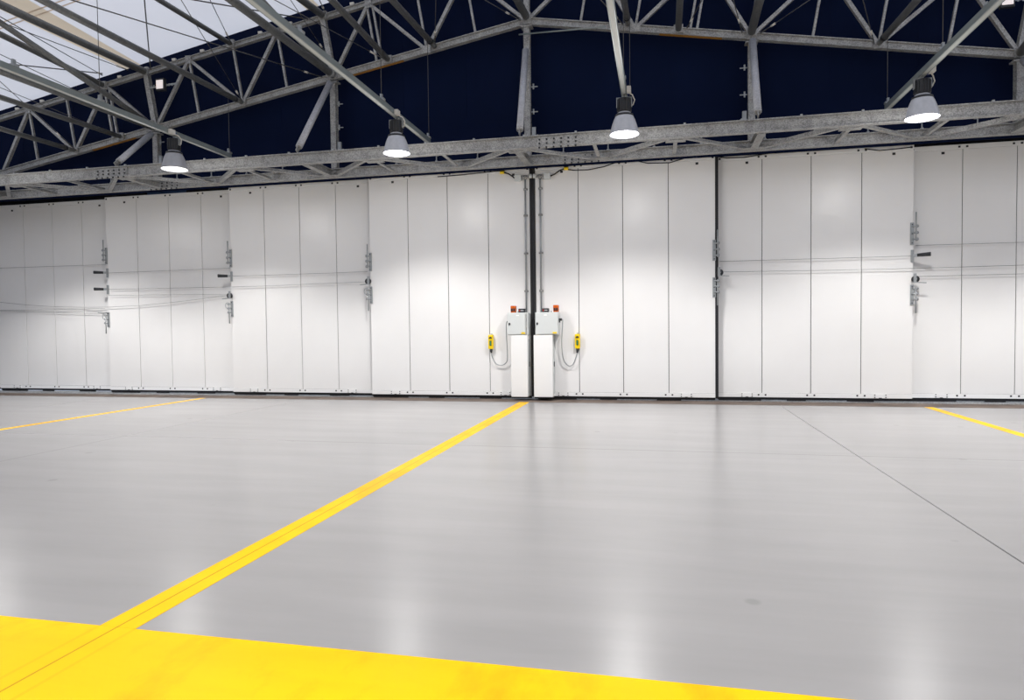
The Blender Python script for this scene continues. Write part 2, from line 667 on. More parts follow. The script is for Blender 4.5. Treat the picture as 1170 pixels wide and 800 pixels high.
floor_paint(-3.19, -2.95, 3.262, 15.26, 'long yellow floor line running to the gap between the middle doors')
floor_paint(5.30, 5.47, 3.262, 15.26, 'yellow floor line meeting the doors at the right of the photo')
floor_paint(-11.62, -11.46, 3.262, 15.26, 'thin yellow floor line in front of the left-hand doors')
o = MB().box(-14, 12, 1.4, 3.26, .0003, .0015).build('floor_marking', YEL)
d = o.location.copy()
for v in o.data.vertices:
    v.co = v.co + d
o.location = (0, 0, 0)
tag(o, 'broad bright yellow band painted across the nearest floor', 'floor marking')

# ------------------------------------------------------------------ sliding doors
PW = 1.0305
ZB0, ZB1, ZT1, ZT0 = .09, .1835, 5.4545, 5.555


def door(num, xc, lvl, label, edges=(0, 0)):
    """A leaf of four white panels between a head channel and a bottom rail."""
    y = 15.87 + .22 * lvl
    x0, x1 = xc - 2 * PW + .006 + edges[0], xc + 2 * PW - .006 - edges[1]
    e = empty('door_%d' % num, (xc, y, 0), label, 'hangar door', 'white sliding hangar doors', 'structure')
    seams = [x0] + [xc + (k - 2) * PW for k in (1, 2, 3)] + [x1]
    for k in range(4):
        a = seams[k] + (.007 if k else 0)
        b = seams[k + 1] - (.007 if k < 3 else 0)
        part(MB().box(a, b, y, y + .05, ZB1 + .004, ZT1 - .004), 'panel', WHITE, e, .004)
    part(MB().box(x0 + .01, x1 - .01, y + .02, y + .10, ZB1 - .03, ZT1 + .03), 'backing_frame', BLACK, e)
    hc = MB()
    hc.box(x0, x1, y - .012, y + .12, ZT1, ZT0)
    hc = part(hc, 'head_channel', WHITE2, e, .003)
    br = part(MB().box(x0, x1, y - .014, y + .12, ZB0, ZB1), 'bottom_rail', WHITE2, e, .003)
    bl = MB()
    for s_ in seams[1:4]:
        for dx in (-.075, .075):
            bl.box(s_ + dx - .022, s_ + dx + .022, y - .016, y - .008, ZT1 + .03, ZT1 + .07)
    for s_ in (x0 + .05, x1 - .05):
        bl.box(s_ - .022, s_ + .022, y - .016, y - .008, ZT1 + .03, ZT1 + .07)
    for a in (x0 + .62 * PW, x1 - .38 * PW):
        bl.box(a - .03, a + .03, y - .008, y + .002, ZT1 - .09, ZT1 - .04)
    part(bl, 'bolt_row', DARK, hc)
    bl = MB()
    for s_ in seams[1:4]:
        for dx in (-.075, .075):
            bl.box(s_ + dx - .018, s_ + dx + .018, y - .018, y - .01, ZB1 - .055, ZB1 - .02)
    part(bl, 'bolt_row', DARK, br)
    for xx in (x0 + .62 * PW, x1 - .62 * PW):
        wp = MB()
        wp.box(xx - .13, xx + .13, y - .03, y - .013, ZB0 + .005, ZB1 + .005)
        wp = part(wp, 'wheel_plate', WHITE2, e, .004)
        bl = MB()
        for dx in (-.11, .11):
            for z in (ZB0 + .025, ZB1 - .018):
                bl.box(xx + dx - .012, xx + dx + .012, y - .034, y - .028, z - .01, z + .01)
        bl.box(xx - .03, xx + .03, y - .034, y - .01, ZB0 - .02, ZB0 + .015)
        part(bl, 'bolt', DARK, wp)
        wh = MB()
        wh.tube((xx, y + .04, .062), (xx, y + .08, .062), .032, n=16)
        part(wh, 'wheel', DARK, e)
    part(MB().box(x0, x1, y + .02, y + .05, .036, ZB0), 'brush_seal', BLACK, e)
    for a, b in ((x0 + .02, x0 + .95), (x0 + 1.5, x0 + 1.9), (x1 - 1.3, x1 - .75)):
        part(MB().box(a, b, y + .022, y + .048, .012, .0355), 'brush_seal', BLACK, e)
    return e, x0, x1, y


XL = {1: -5.0637, 2: -9.1772, 3: -13.2942, 4: -17.41, 5: -21.45}
XR = {1: -.8221, 2: 3.2956, 3: 7.4077, 4: 11.52}
door(1, XL[4], 3, 'white hangar door leaf at the far left edge of the photo')
door(2, XL[3], 2, 'white hangar door leaf third to the left of the middle gap')
door(3, XL[2], 1, 'white hangar door leaf second to the left of the middle gap')
DL = door(4, XL[1], 0, 'white hangar door leaf directly left of the middle gap, behind a control cabinet')
DR = door(5, XR[1], 0, 'white hangar door leaf directly right of the middle gap, behind a control cabinet')
door(6, XR[2], 1, 'white hangar door leaf second to the right of the middle gap', (.06, 0))
door(7, XR[3], 2, 'white hangar door leaf cut off by the right edge of the photo')
door(8, XL[5] + .05, 4, 'white hangar door leaf beyond the far left edge of the doors')
door(9, XR[4], 3, 'white hangar door leaf beyond the far right edge of the doors')
# rubber edges where the leaves meet
d4, d5, d6 = bpy.data.objects['door_4'], bpy.data.objects['door_5'], bpy.data.objects['door_6']
part(MB().box(DL[2] + .001, DL[2] + .056, 15.84, 16.0, .07, 5.56), 'rubber_edge', BLACK, d4)
part(MB().box(DR[1] - .056, DR[1] - .001, 15.84, 16.0, .07, 5.56), 'rubber_edge', BLACK, d5)
part(MB().box(DR[2] + .002, DR[2] + .07, 15.885, 16.07, .07, 5.56), 'rubber_edge', BLACK, d5)

# ------------------------------------------------------------------ gable truss
truss = empty('gable_truss', (XC, YF, 6.2), 'galvanised steel gable truss with webbed bays against the navy wall', 'truss', None, 'thing')
XE = (-18.9, 12.9)
NV = Vector((0, 0, 1))


def perp(x, z, s):                 # unit vectors along and across the chord on side s (-1 left, 1 right)
    n = math.sqrt(1 + SL * SL)
    return Vector((s * SL / n, 0, 1 / n))


TD = 1.49


def bot(x):
    return Vector((x, YF, zb(x)))


def top(x):                        # point of the top chord square above bottom-chord position x
    s = -1 if x < XC else 1
    return bot(x) + perp(x, 0, s) * TD


ridge_t = Vector((XC, YF, 8.75 + TD * math.sqrt(1 + SL * SL)))
for s, xe in ((-1, XE[0]), (1, XE[1])):
    part(MB().ibeam(bot(XC), bot(xe), .13, .155, .05, .018), 'bottom_chord', GALV, truss)
    part(MB().ibeam(ridge_t, top(xe), .12, .12, .04, .016), 'top_chord', GALV, truss)
BAY = [(-17.80, -12.84), (-12.84, -7.78), (-7.78, XC), (XC, 1.95), (1.95, 7.0), (7.0, 12.0)]
for i, (a, b) in enumerate(BAY):
    q = [a + (b - a) * k / 4 for k in range(5)]
    if i == 0:
        q = [-17.80, -16.6, -15.365, -14.1, -12.84]
    if i == 1:
        q = [-12.84, -11.55, -10.28, -9.03, -7.78]
    if i == 4:
        q = [1.95, 3.16, 4.44, 5.72, 7.0]
    # diagonals: a -> top1, top1 -> q2, q2 -> top3, top3 -> b
    for u, v in ((bot(q[0]), top(q[1])), (top(q[1]), bot(q[2])), (bot(q[2]), top(q[3])), (top(q[3]), bot(q[4]))):
        dd = (v - u).normalized()
        part(MB().bar(u + dd * .06, v - dd * .06, .075, .085, (0, 1, 0)), 'diagonal', GALV, truss)
    for k in (1, 2, 3):
        dbl = (i, k) in ((2, 1), (3, 3), (0, 3), (5, 1))
        for off in ((-.055, .085) if dbl else (0,)):
            ax = Vector((off, 0, SL * off * (1 if q[k] < XC else -1)))
            u = bot(q[k]) + ax
            part(MB().bar(u + perp(q[k], 0, -1 if q[k] < XC else 1) * .08, top(q[k]) + ax, .05, .055, (0, 1, 0)), 'upright', GALV, truss)
        if k in (1, 3):
            t = top(q[k])
            part(MB().bar(t + Vector((-.08, -.05, -.02)), t + Vector((.08, -.05, -.02)), .02, .2), 'gusset_plate', GALV, truss)
    for k in (2, 4):
        u = bot(q[k])
        part(MB().bar(u + Vector((-.11, -.06, .0)), u + Vector((.11, -.06, .0)), .02, .17), 'gusset_plate', GALV, truss)
    if i in (0, 2, 3, 5):
        c = q[3] if i in (0, 3) else q[1]
        sgn = 1 if c < XC else -1
        p0 = bot(c) + Vector((-.72 if i != 3 else -.7, 0, 0))
        p1 = bot(c) + Vector((.62, 0, 0))
        for p_ in (p0, p1):
            p_.z = zb(p_.x) - .088
        part(MB().bar(p0, p1, .07, .012), 'orange_strip', AMBER, truss)
        tag(truss.children[-1], 'orange strip under the bottom chord')
# shorter uprights carrying the top chord on, at the columns
for x in COLX:
    u, v = bot(x), top(x)
    if x == XC:
        v = ridge_t
    part(MB().ibeam(u, v, .13, .13, .02, .016, (0, 1, 0)), 'column_upright', GALV, truss)
# little clips along the top chord that hold the membrane
x = -18.6
while x < -4:
    p = top(x) + Vector((0, -.05, .10))
    part(MB().box(p.x - .05, p.x + .05, p.y - .03, p.y + .02, p.z - .04, p.z + .015), 'membrane_clip', CREAM, truss)
    x += .83

# ------------------------------------------------------------------ columns and slanting struts
names = ['leftmost', 'second from the left', 'middle', 'second from the right', 'rightmost']
where = ['galvanised gable post behind the leftmost hanging lamp', 'galvanised gable post left of the ridge, behind a slanting strut',
         'galvanised gable post under the ridge, above the gap of the middle doors', 'galvanised gable post between the two right-hand lamps',
         'galvanised gable post at the right edge of the photo']
for i, x in enumerate(COLX):
    e = empty('steel_post', (x, YF, 5.69), where[i], 'post', 'gable posts', 'thing')
    part(MB().ibeam((x, YF, 5.70), (x, YF, zb(x) - .118), .14, .15, .02, .016, (0, 1, 0)), 'shaft', GALV, e)
    cp = MB().box(x - .13, x + .13, YF - .1, YF + .1, zb(x) - .152, zb(x) - .118)
    part(cp, 'cap_plate', GALV, e)
    sd = -1 if i == 3 else 1
    for z in (.45, .98, 1.55):
        zz = 5.7 + z
        if zz < zb(x) - .25:
            c = MB()
            c.box(x + sd * .145 - .016, x + sd * .145 + .016, YF - .05, YF - .03, zz - .06, zz + .06)
            c.bar((x + sd * .08, YF - .02, zz), (x + sd * .24, YF - .02, zz), .02, .02)
            part(c, 'lacing_clip', PIPE, e)
    jb = MB().box(x + sd * .15 - .045, x + sd * .15 + .045, YF - .08, YF - .02, 6.12, 6.32)
    part(jb, 'cleat', PIPE, e, .006)

KZ = [6.86, 7.72, 8.02, 7.74, 6.86]
KX0 = [-12.86, -8.02, -2.86, 1.9, 6.95]
for i, x in enumerate(COLX):
    a = Vector((KX0[i], 14.02, 5.80))
    b = Vector((x, 15.21, KZ[i]))
    e = empty('slanting_strut', a, ['round steel strut rising to the leftmost gable post', 'round steel strut rising to the post left of the ridge',
              'round steel strut rising to the middle gable post', 'round steel strut rising to the post between the right-hand lamps',
              'round steel strut rising to the post at the right edge'][i], 'strut', 'struts from girder to gable posts')
    dd = (b - a).normalized()
    part(MB().tube(a + dd * .12, b, .075, n=20), 'tube', STRUT, e)
    fk = MB()
    fk.bar(a - dd * .03, a + dd * .16, .02, .11, (0, 1, 0))
    fk.tube(a + dd * .1, a + dd * .16, .06, .078, 16)
    part(fk, 'fork_end', GALV, e)

# ------------------------------------------------------------------ lattice girder over the doors
gd = empty('lattice_girder', (XC, 14.6, 5.48), 'long flat steel girder of two beams over the door tops', 'girder')
GX0, GX1 = -21.5, 15.5
YR = 15.38
part(MB().ibeam((GX0, 14.0, 5.605), (GX1, 14.0, 5.605), .14, .25, .014, .020), 'front_beam', GALV, gd)
part(MB().ibeam((GX0, YR, 5.575), (GX1, YR, 5.575), .14, .22, .014, .018), 'rear_beam', GALV, gd)
node = lambda n: XC + (1.640 * n if n > 0 else 1.632 * n)
for n in range(-11, 12):
    x = node(n)
    w = .13 if n % 3 == 0 else .07
    if n % 3 == 0:
        part(MB().ibeam((x, 14.06, 5.55), (x, YR - .06, 5.55), .15, .16, .012, .014), 'cross_strut', GALV, gd)
    else:
        part(MB().angle((x, 14.06, 5.53), (x, YR - .06, 5.53), .075, .012), 'cross_strut', GALV, gd)
    # diagonals run from each front node to its two rear neighbours
    if n % 2 == 0:
        for m_ in (-1, 1):
            x2 = node(n + m_)
            part(MB().angle((x + m_ * .16, 14.07, 5.52), (x2 - m_ * .12, YR - .07, 5.52), .085, .012), 'diagonal', GALV, gd)
    yy = 14.2 if n % 2 == 0 else YR - .16
    part(MB().box(x - .2, x + .2, yy - .1, yy + .1, 5.475, 5.485), 'gusset_plate', GALV, gd)
for px in (-12.95, -2.05):
    for y_, z_, h in ((13.99, 5.605, .2), (YR - .01, 5.575, .17)):
        dx = .35 if y_ > 15 else 0
        b = MB().box(px - .45 + dx, px + .45 + dx, y_ - .016, y_ - .005, z_ - h / 2, z_ + h / 2)
        sp = part(b, 'splice_plate', GALV, gd)
        b = MB()
        for k in range(6):
            for zz in (-.045, .035):
                c = Vector((px - .38 + .152 * k + dx, y_ - .016, z_ + zz))
                b.tube(c, c + Vector((0, -.016, 0)), .02, n=8)
        for k in range(6):
            c = Vector((px - .38 + .152 * k + dx, y_ - .055, z_ - .125 if y_ < 15 else z_ - .11))
            b.tube(c, c + Vector((0, 0, -.03)), .02, n=8)
        part(b, 'bolt', DARK, sp)
x = -15.77
while x < 8.5:
    b = MB().box(x - .02, x + .02, 13.915, 13.96, 5.72, 5.755)
    part(b, 'beam_clip', PIPE, gd)
    x += 1.085
x = -15.4
while x < 8.5:                       # eye hooks between membrane and rear beam
    if min(abs(x - c_) for c_ in COLX) < .18:
        x += .3
    b = MB()
    b.tube((x, 15.5, 5.70), (x, 15.5, 5.86), .014, n=8)
    b.tube((x, 15.5, 5.70), (x, 15.5, 5.75), .032, n=10)
    b.bar((x, 15.5, 5.86), (x, 15.64, 5.90), .02, .02)
    b.bar((x, 15.5, 5.70), (x, 15.40, 5.69), .03, .015)
    part(b, 'eye_hook', PIPE, gd)
    x += 1.02

# ------------------------------------------------------------------ long roof tubes
YT = 15.36


def long_tube(name, p, far, r, label, cat='roof tube', grp='long roof tubes', collar=False, yend=5.0):
    """p on the truss; far = a second point of its axis; runs on to Y = yend."""
    p = Vector(p)
    far = Vector(far)
    d = (far - p).normalized()
    end = p + d * ((yend - p.y) / d.y)
    e = empty(name, p, label, cat, grp)
    if collar:
        part(MB().tube(p, p + d * .28, r * .85, n=16), 'end_stub', TUBE, e)
        part(MB().tube(p + d * .25, p + d * .33, r * 1.12, n=16), 'collar', DARK, e)
        part(MB().tube(p + d * .33, end, r, n=18), 'tube', TUBE, e)
    else:
        part(MB().tube(p + d * .05, end, r, n=18), 'tube', TUBE, e)
        part(MB().box(p.x - .1, p.x + .1, p.y - .05, p.y + .02, p.z - .09, p.z + .09), 'end_plate', GALV, e)
    return e


def horiz(px, py, x, z, dx_r, *a, **k):
    """Tube at truss point (x, z) whose axis passes the photo position (px, py) while keeping its height."""
    q = at_z(px, py, z)
    return long_tube(a[0], (x, YT, z), q, dx_r, *a[1:], **k)


T1 = [
    ('roof_tube', -14.39, 8.29, (0, 39), .068, 'roof tube meeting the top chord left of the lit box, lower of two', False),
    ('roof_tube', -13.09, 8.52, (0, 5), .085, 'thick roof tube meeting the top chord beside the beige batten', False),
    ('roof_tube', -10.56, 8.99, (182, 0), .06, 'thin roof tube meeting the top chord right of the lit box', False),
    ('roof_tube', -8.01, 9.42, (345, 0), .085, 'thick roof tube meeting the top chord near the right end of the roof', False),
    ('roof_tube', -13.89, 6.90, (0, 111), .06, 'roof tube ending at the bottom chord left of the leftmost lamp', False),
    ('roof_tube', -15.37, 6.64, (0, 147), .06, 'lowest roof tube, ending at the bottom chord by the left edge', True),
    ('roof_tube', -12.84, 7.04, (0, 81), .075, 'roof tube ending at the leftmost gable post beside a light rail', False),
    ('roof_tube', -10.28, 7.50, (48, 0), .065, 'collared roof tube ending above the rail end right of the leftmost lamp', True),
    ('roof_tube', -7.76, 7.95, (265, 0), .085, 'thick roof tube ending at the post left of the ridge', False),
    ('roof_tube', -6.33, 8.19, (381, 2), .068, 'roof tube ending at the doubled uprights left of the ridge', False),
    ('roof_tube', -5.16, 8.40, (448, 0), .068, 'collared roof tube ending left of the ridge above the second lamp', True),
    ('roof_tube', -2.943, 8.83, (591, 0), .085, 'short-looking roof tube ending at the ridge over the middle post', False),
    ('roof_tube', -.66, 8.44, (713, 0), .068, 'collared roof tube ending above the lamp right of the ridge', True),
    ('roof_tube', .43, 8.20, (777, 0), .068, 'roof tube ending at the doubled uprights right of the ridge', False),
    ('roof_tube', 1.945, 7.98, (868, 0), .085, 'thick roof tube ending at the post between the right-hand lamps', False),
    ('roof_tube', 4.44, 7.50, (1048, 0), .065, 'collared roof tube ending left of the rightmost lamp', True),
    ('roof_tube', 7.0, 7.05, (1170, 55), .085, 'roof tube ending at the post by the right edge of the photo', False),
]
for nm, x, z, fp, r, lab, colr in T1:
    horiz(fp[0], fp[1], x, z, r, nm, lab, collar=colr)
for x, z, fp, lab in ((-12.84, 7.10, (0, 27), 'inclined brace tube rising from the leftmost gable post to the roof'),
                      (-7.76, 7.95, (305, 0), 'inclined brace tube rising from the post left of the ridge')):
    p = Vector((x, 15.2, z))
    d = Vector((-.1717, -1, .3202))
    long_tube('brace_tube', p, p + d, .062, lab, 'brace tube', 'inclined brace tubes', yend=10.6)

# ------------------------------------------------------------------ light rails and lamps
RX = [-10.35, -5.18, -.62, 4.465]
lampd = ['leftmost hanging lamp, darker lens, in front of the left gable post', 'lit hanging lamp over the door left of the middle gap',
         'lit hanging lamp right of the ridge, seen before the navy wall', 'rightmost lit hanging lamp, near the right edge of the photo']
raild = ['zinc light rail carrying the leftmost lamp', 'zinc light rail carrying the lamp left of the ridge',
         'zinc light rail carrying the lamp right of the ridge', 'zinc light rail carrying the rightmost lamp']
LY = [12.93, 12.93, 12.75, 13.05]
for i, x in enumerate(RX):
    e = empty('light_rail', (x, 14.9, 6.0), raild[i], 'light rail', 'zinc light rails')
    yend = 14.9 if i != 2 else 14.9
    rb = MB()
    rb.prism([(-.05, -.05), (-.032, -.05), (-.032, .036), (.032, .036), (.032, -.05), (.05, -.05), (.05, .05), (-.05, .05)], (x, yend, 6.05), (x, 4.0, 6.05))
    part(rb, 'channel', RAILM, e)
    part(MB().box(x - .031, x + .031, 4.0, yend - .01, 6.0, 6.03), 'cover_strip', COVER, e)
    for yy in (14.86, 12.2 if i != 0 else 10.95, 9.2):
        cb = MB()
        cb.box(x - .06, x + .06, yy - .05, yy + .05, 6.10, 6.14)
        cb.box(x - .02, x + .02, yy - .03, yy + .03, 6.14, 6.22)
        part(cb, 'hanger_clip', PIPE, e)


def build_lamp(i):
    x, y = RX[i], LY[i]
    lit = i != 0  # leftmost lamp also shines; its dim look is put into its colours
    e = empty('hanging_lamp', (x, y, 5.28), lampd[i], 'lamp', 'bell-shaped hanging lamps')
    c = (x, y, 0)
    hs = MB()
    hs.lathe([(.0, 5.93), (.115, 5.93), (.125, 5.92), (.125, 5.70), (.115, 5.685), (.0, 5.685)], c, 28)
    for k in range(16):
        a = 2 * math.pi * k / 16
        hs.bar((x + .125 * math.cos(a), y + .125 * math.sin(a), 5.70), (x + .125 * math.cos(a), y + .125 * math.sin(a), 5.91), .02, .02, (math.cos(a), math.sin(a), 0))
    part(hs, 'housing', DARK, e)
    rf_ = MB()
    prof = [(.10, 5.685), (.125, 5.665), (.150, 5.635), (.165, 5.605), (.192, 5.55), (.216, 5.485), (.237, 5.41), (.254, 5.34), (.264, 5.29), (.274, 5.275)]
    inner = [(r - .008, z - .002) for r, z in prof[::-1]]
    rf_.lathe(prof + inner, c, 40, True)
    rr = part(rf_, 'reflector', REFL if lit else REFLDIM, e)
    bd = MB()
    bd.lathe([(.150, 5.642), (.164, 5.640), (.174, 5.608), (.166, 5.600)], c, 40)
    part(bd, 'band', DARK, rr)
    ln = MB()
    ln.lathe([(.0, 5.279), (.12, 5.2795), (.20, 5.281), (.258, 5.285)], c, 40)
    part(ln, 'lens', LENS if lit else LENSDIM, e)
    br = MB()
    for s in (-1, 1):
        br.box(x + s * .135 - .008, x + s * .135 + .008, y - .03, y + .03, 5.78, 5.95)
    br.box(x - .143, x + .143, y - .025, y + .025, 5.945, 5.955)
    br.tube((x, y, 5.95), (x, y, 5.996), .018, n=10)
    part(br, 'bracket', PIPE, e)
    gb = MB()
    gb.box(x + .054, x + .13, y - .24, y - .10, 5.985, 6.085)
    part(gb, 'gear_box', CREAM, e, .008)
    part(MB().box(x + .056, x + .09, y - .10, y - .02, 6.0, 6.05), 'plug', BLUEM, e)
    cbp = [(x + .10, y - .10, 6.0), (x + .15, y - .04, 5.98), (x + .19, y + .0, 5.90), (x + .16, y + .02, 5.82), (x + .12, y + .02, 5.80)]
    part(MB().path(cbp, .012, 6), 'cable', CREAM, e)
    return e


for i in range(4):
    build_lamp(i)

# ------------------------------------------------------------------ wires


def wire(name, pts, r, label, cat, grp, turn=None, mat=WIREM):
    pts = [Vector(p) for p in pts]
    e = empty(name, pts[0], label, cat, grp)
    part(MB().path(pts, r, 6), 'wire', mat, e)
    if turn:
        a = pts[0].lerp(pts[1], turn)
        d = (pts[1] - pts[0]).normalized()
        tb = MB()
        tb.tube(a, a + d * .16, .022, n=8)
        part(tb, 'turnbuckle', CREAM, e)
        part(MB().tube(pts[0], a, .013, n=6), 'threaded_rod', WIREM, e)
    return e


HW = 'thin hanger wires'
hang = [
    ((-10.33, 14.86), 7.45, 6.2, 'vertical hanger wire at the end of the leftmost light rail'),
    ((-5.16, 14.86), 8.35, 6.2, 'vertical hanger wire at the end of the rail left of the ridge'),
    ((4.455, 14.86), 7.45, 6.2, 'vertical hanger wire at the end of the rightmost light rail'),
    ((-.60, 14.86), 8.40, 6.2, 'vertical hanger wire dropping to the lamp right of the ridge'),
    ((-.66, 13.4), 8.6, 6.2, 'faint second wire just left of the one above the lamp by the ridge'),
    ((-5.18, 12.2), 9.9, 6.2, 'vertical wire dropping onto the rail just above the lamp left of the ridge'),
    ((4.465, 12.2), 9.2, 6.2, 'vertical wire dropping onto the rail just above the rightmost lamp'),
    ((-10.35, 10.95), 8.35, 6.2, 'vertical wire before the bright roof holding the leftmost rail'),
]
for (x, y), z1, z0, lab in hang:
    wire('hanger_wire', [(x, y, z1), (x, y, z0)], .0065, lab, 'wire', HW)

BW = 'roof bracing cables'
br_ = [
    ((368, 88), (82, 0), 8, 'bracing cable crossing the roof to the node left of the ridge', .12, .010),
    ((277, 116), (207, 0), 11, 'bracing cable crossing in front of the top chord to a bottom node', .13, .008),
    ((265, 51), (240, 0), 13, 'steep bracing cable ending on the top chord right of the lit box', .3, .009),
    ((172, 79), (165, 0), 13, 'thick steep bracing cable ending on the top chord above the lit box', .2, .014),
    ((117, 86), (0, 19), 10, 'bracing cable running down the roof to the top chord', .05, .009),
    ((146, 80), (8, 28), 11, 'bracing cable meeting the thick tube at the edge of the roof', .10, .009),
    ((166, 141), (0, 62), 12, 'low bracing cable across the roof to the leftmost post', .3, .008),
    ((87, 172), (0, 93), 12.5, 'bracing cable passing over the lower corner of the roof', .3, .008),
    ((140, 157), (0, 100), 13, 'second bracing cable over the lower corner of the roof', .2, .008),
    ((440, 68), (314, 0), 12.5, 'bracing cable ending at the doubled uprights left of the ridge', .13, .009),
    ((373, 62), (332, 0), 12.5, 'bracing cable passing before the upright left of the ridge', .2, .008),
    ((372, 15), (365, 0), 14, 'short steep bracing cable at the corner of the roof', .5, .012),
    ((497, 50), (498, 0), 13.5, 'upright-looking bracing cable at the node left of the ridge', .28, .008),
    ((594, 23), (554, 0), 13.5, 'bracing cable with turnbuckle just left of the ridge', .42, .009),
    ((712, 28), (690, 4), 14.4, 'short dark bracing cable beside the lamp rail right of the ridge', .4, .012),
    ((785, 32), (802, 0), 14, 'bracing cable at the doubled uprights right of the ridge', .3, .010),
    ((848, 37), (838, 0), 14, 'bracing cable left of the post between the right-hand lamps', .4, .009),
    ((869, 38), (925, 0), 13.5, 'bracing cable right of the post between the right-hand lamps', .3, .009),
    ((999, 50), (986, 0), 13.5, 'bracing cable ending at the node left of the rightmost lamp', .3, .009),
]
for a, b, yb, lab, tn, r in br_:
    p0 = at_y(*a, 15.32)
    q = at_y(*b, yb)
    p1 = p0 + (q - p0) * 1.6
    if (p1.z > zroof(p1.x) - .05):
        p1 = p0 + (q - p0) * min(1.0, 1.0)
    while p1.z > zroof(p1.x) - .06:
        p1 = p0 + (p1 - p0) * .97
    wire('bracing_cable', [p0, p1], r, lab, 'cable', BW, tn * .5)
for a, b, lab in (((352, 22), (222, 0), 'thin bar crossing the roof edge to the top chord node'), ((117, 84), (0, 72), 'thin bar crossing the bright roof at the left')):
    p0 = at_y(*a, 15.3)
    d_ = at_y(*b, 13.2)
    wire('tie_bar', [p0, p0 + (d_ - p0) * 1.2], .014, lab, 'tie bar', 'thin tie bars')
wire('tie_bar', [at_y(593, 39.5, 15.2), at_y(692, 30.5, 14.2)], .016, 'pale thin bar crossing the middle gable post below the ridge', 'tie bar', 'thin tie bars', mat=RAILM)

# lit white boxes fixed on the truss
for (px, py), lab in (((184.5, 97), 'small white lit box on a bar between two truss members'), ((1151, 0), 'white lit box at the top right corner of the photo')):
    c = at_y(px, py, 15.2)
    e = empty('emergency_light', (c.x, c.y, c.z - .14), lab, 'emergency light', 'white lit boxes')
    part(MB().box(c.x - .135, c.x + .115, c.y - .05, c.y + .05, c.z - .155, c.z + .155), 'housing', DARK, e, .01)
    part(MB().box(c.x - .115, c.x + .085, c.y - .058, c.y - .048, c.z - .11, c.z + .11), 'lens', SIGNW, e, .004)
    b = MB()
    b.bar((c.x - .38, c.y + .05, c.z - .03), (c.x + .42, c.y + .05, c.z + .02), .03, .035)
    for k in range(9):
        xx = c.x - .34 + .09 * k
        b.box(xx - .015, xx + .015, c.y + .03, c.y + .036, c.z - .035, c.z + .03)
    part(b, 'mounting_bar', PIPE, e)

# ------------------------------------------------------------------ door control stations
YP = 15.56


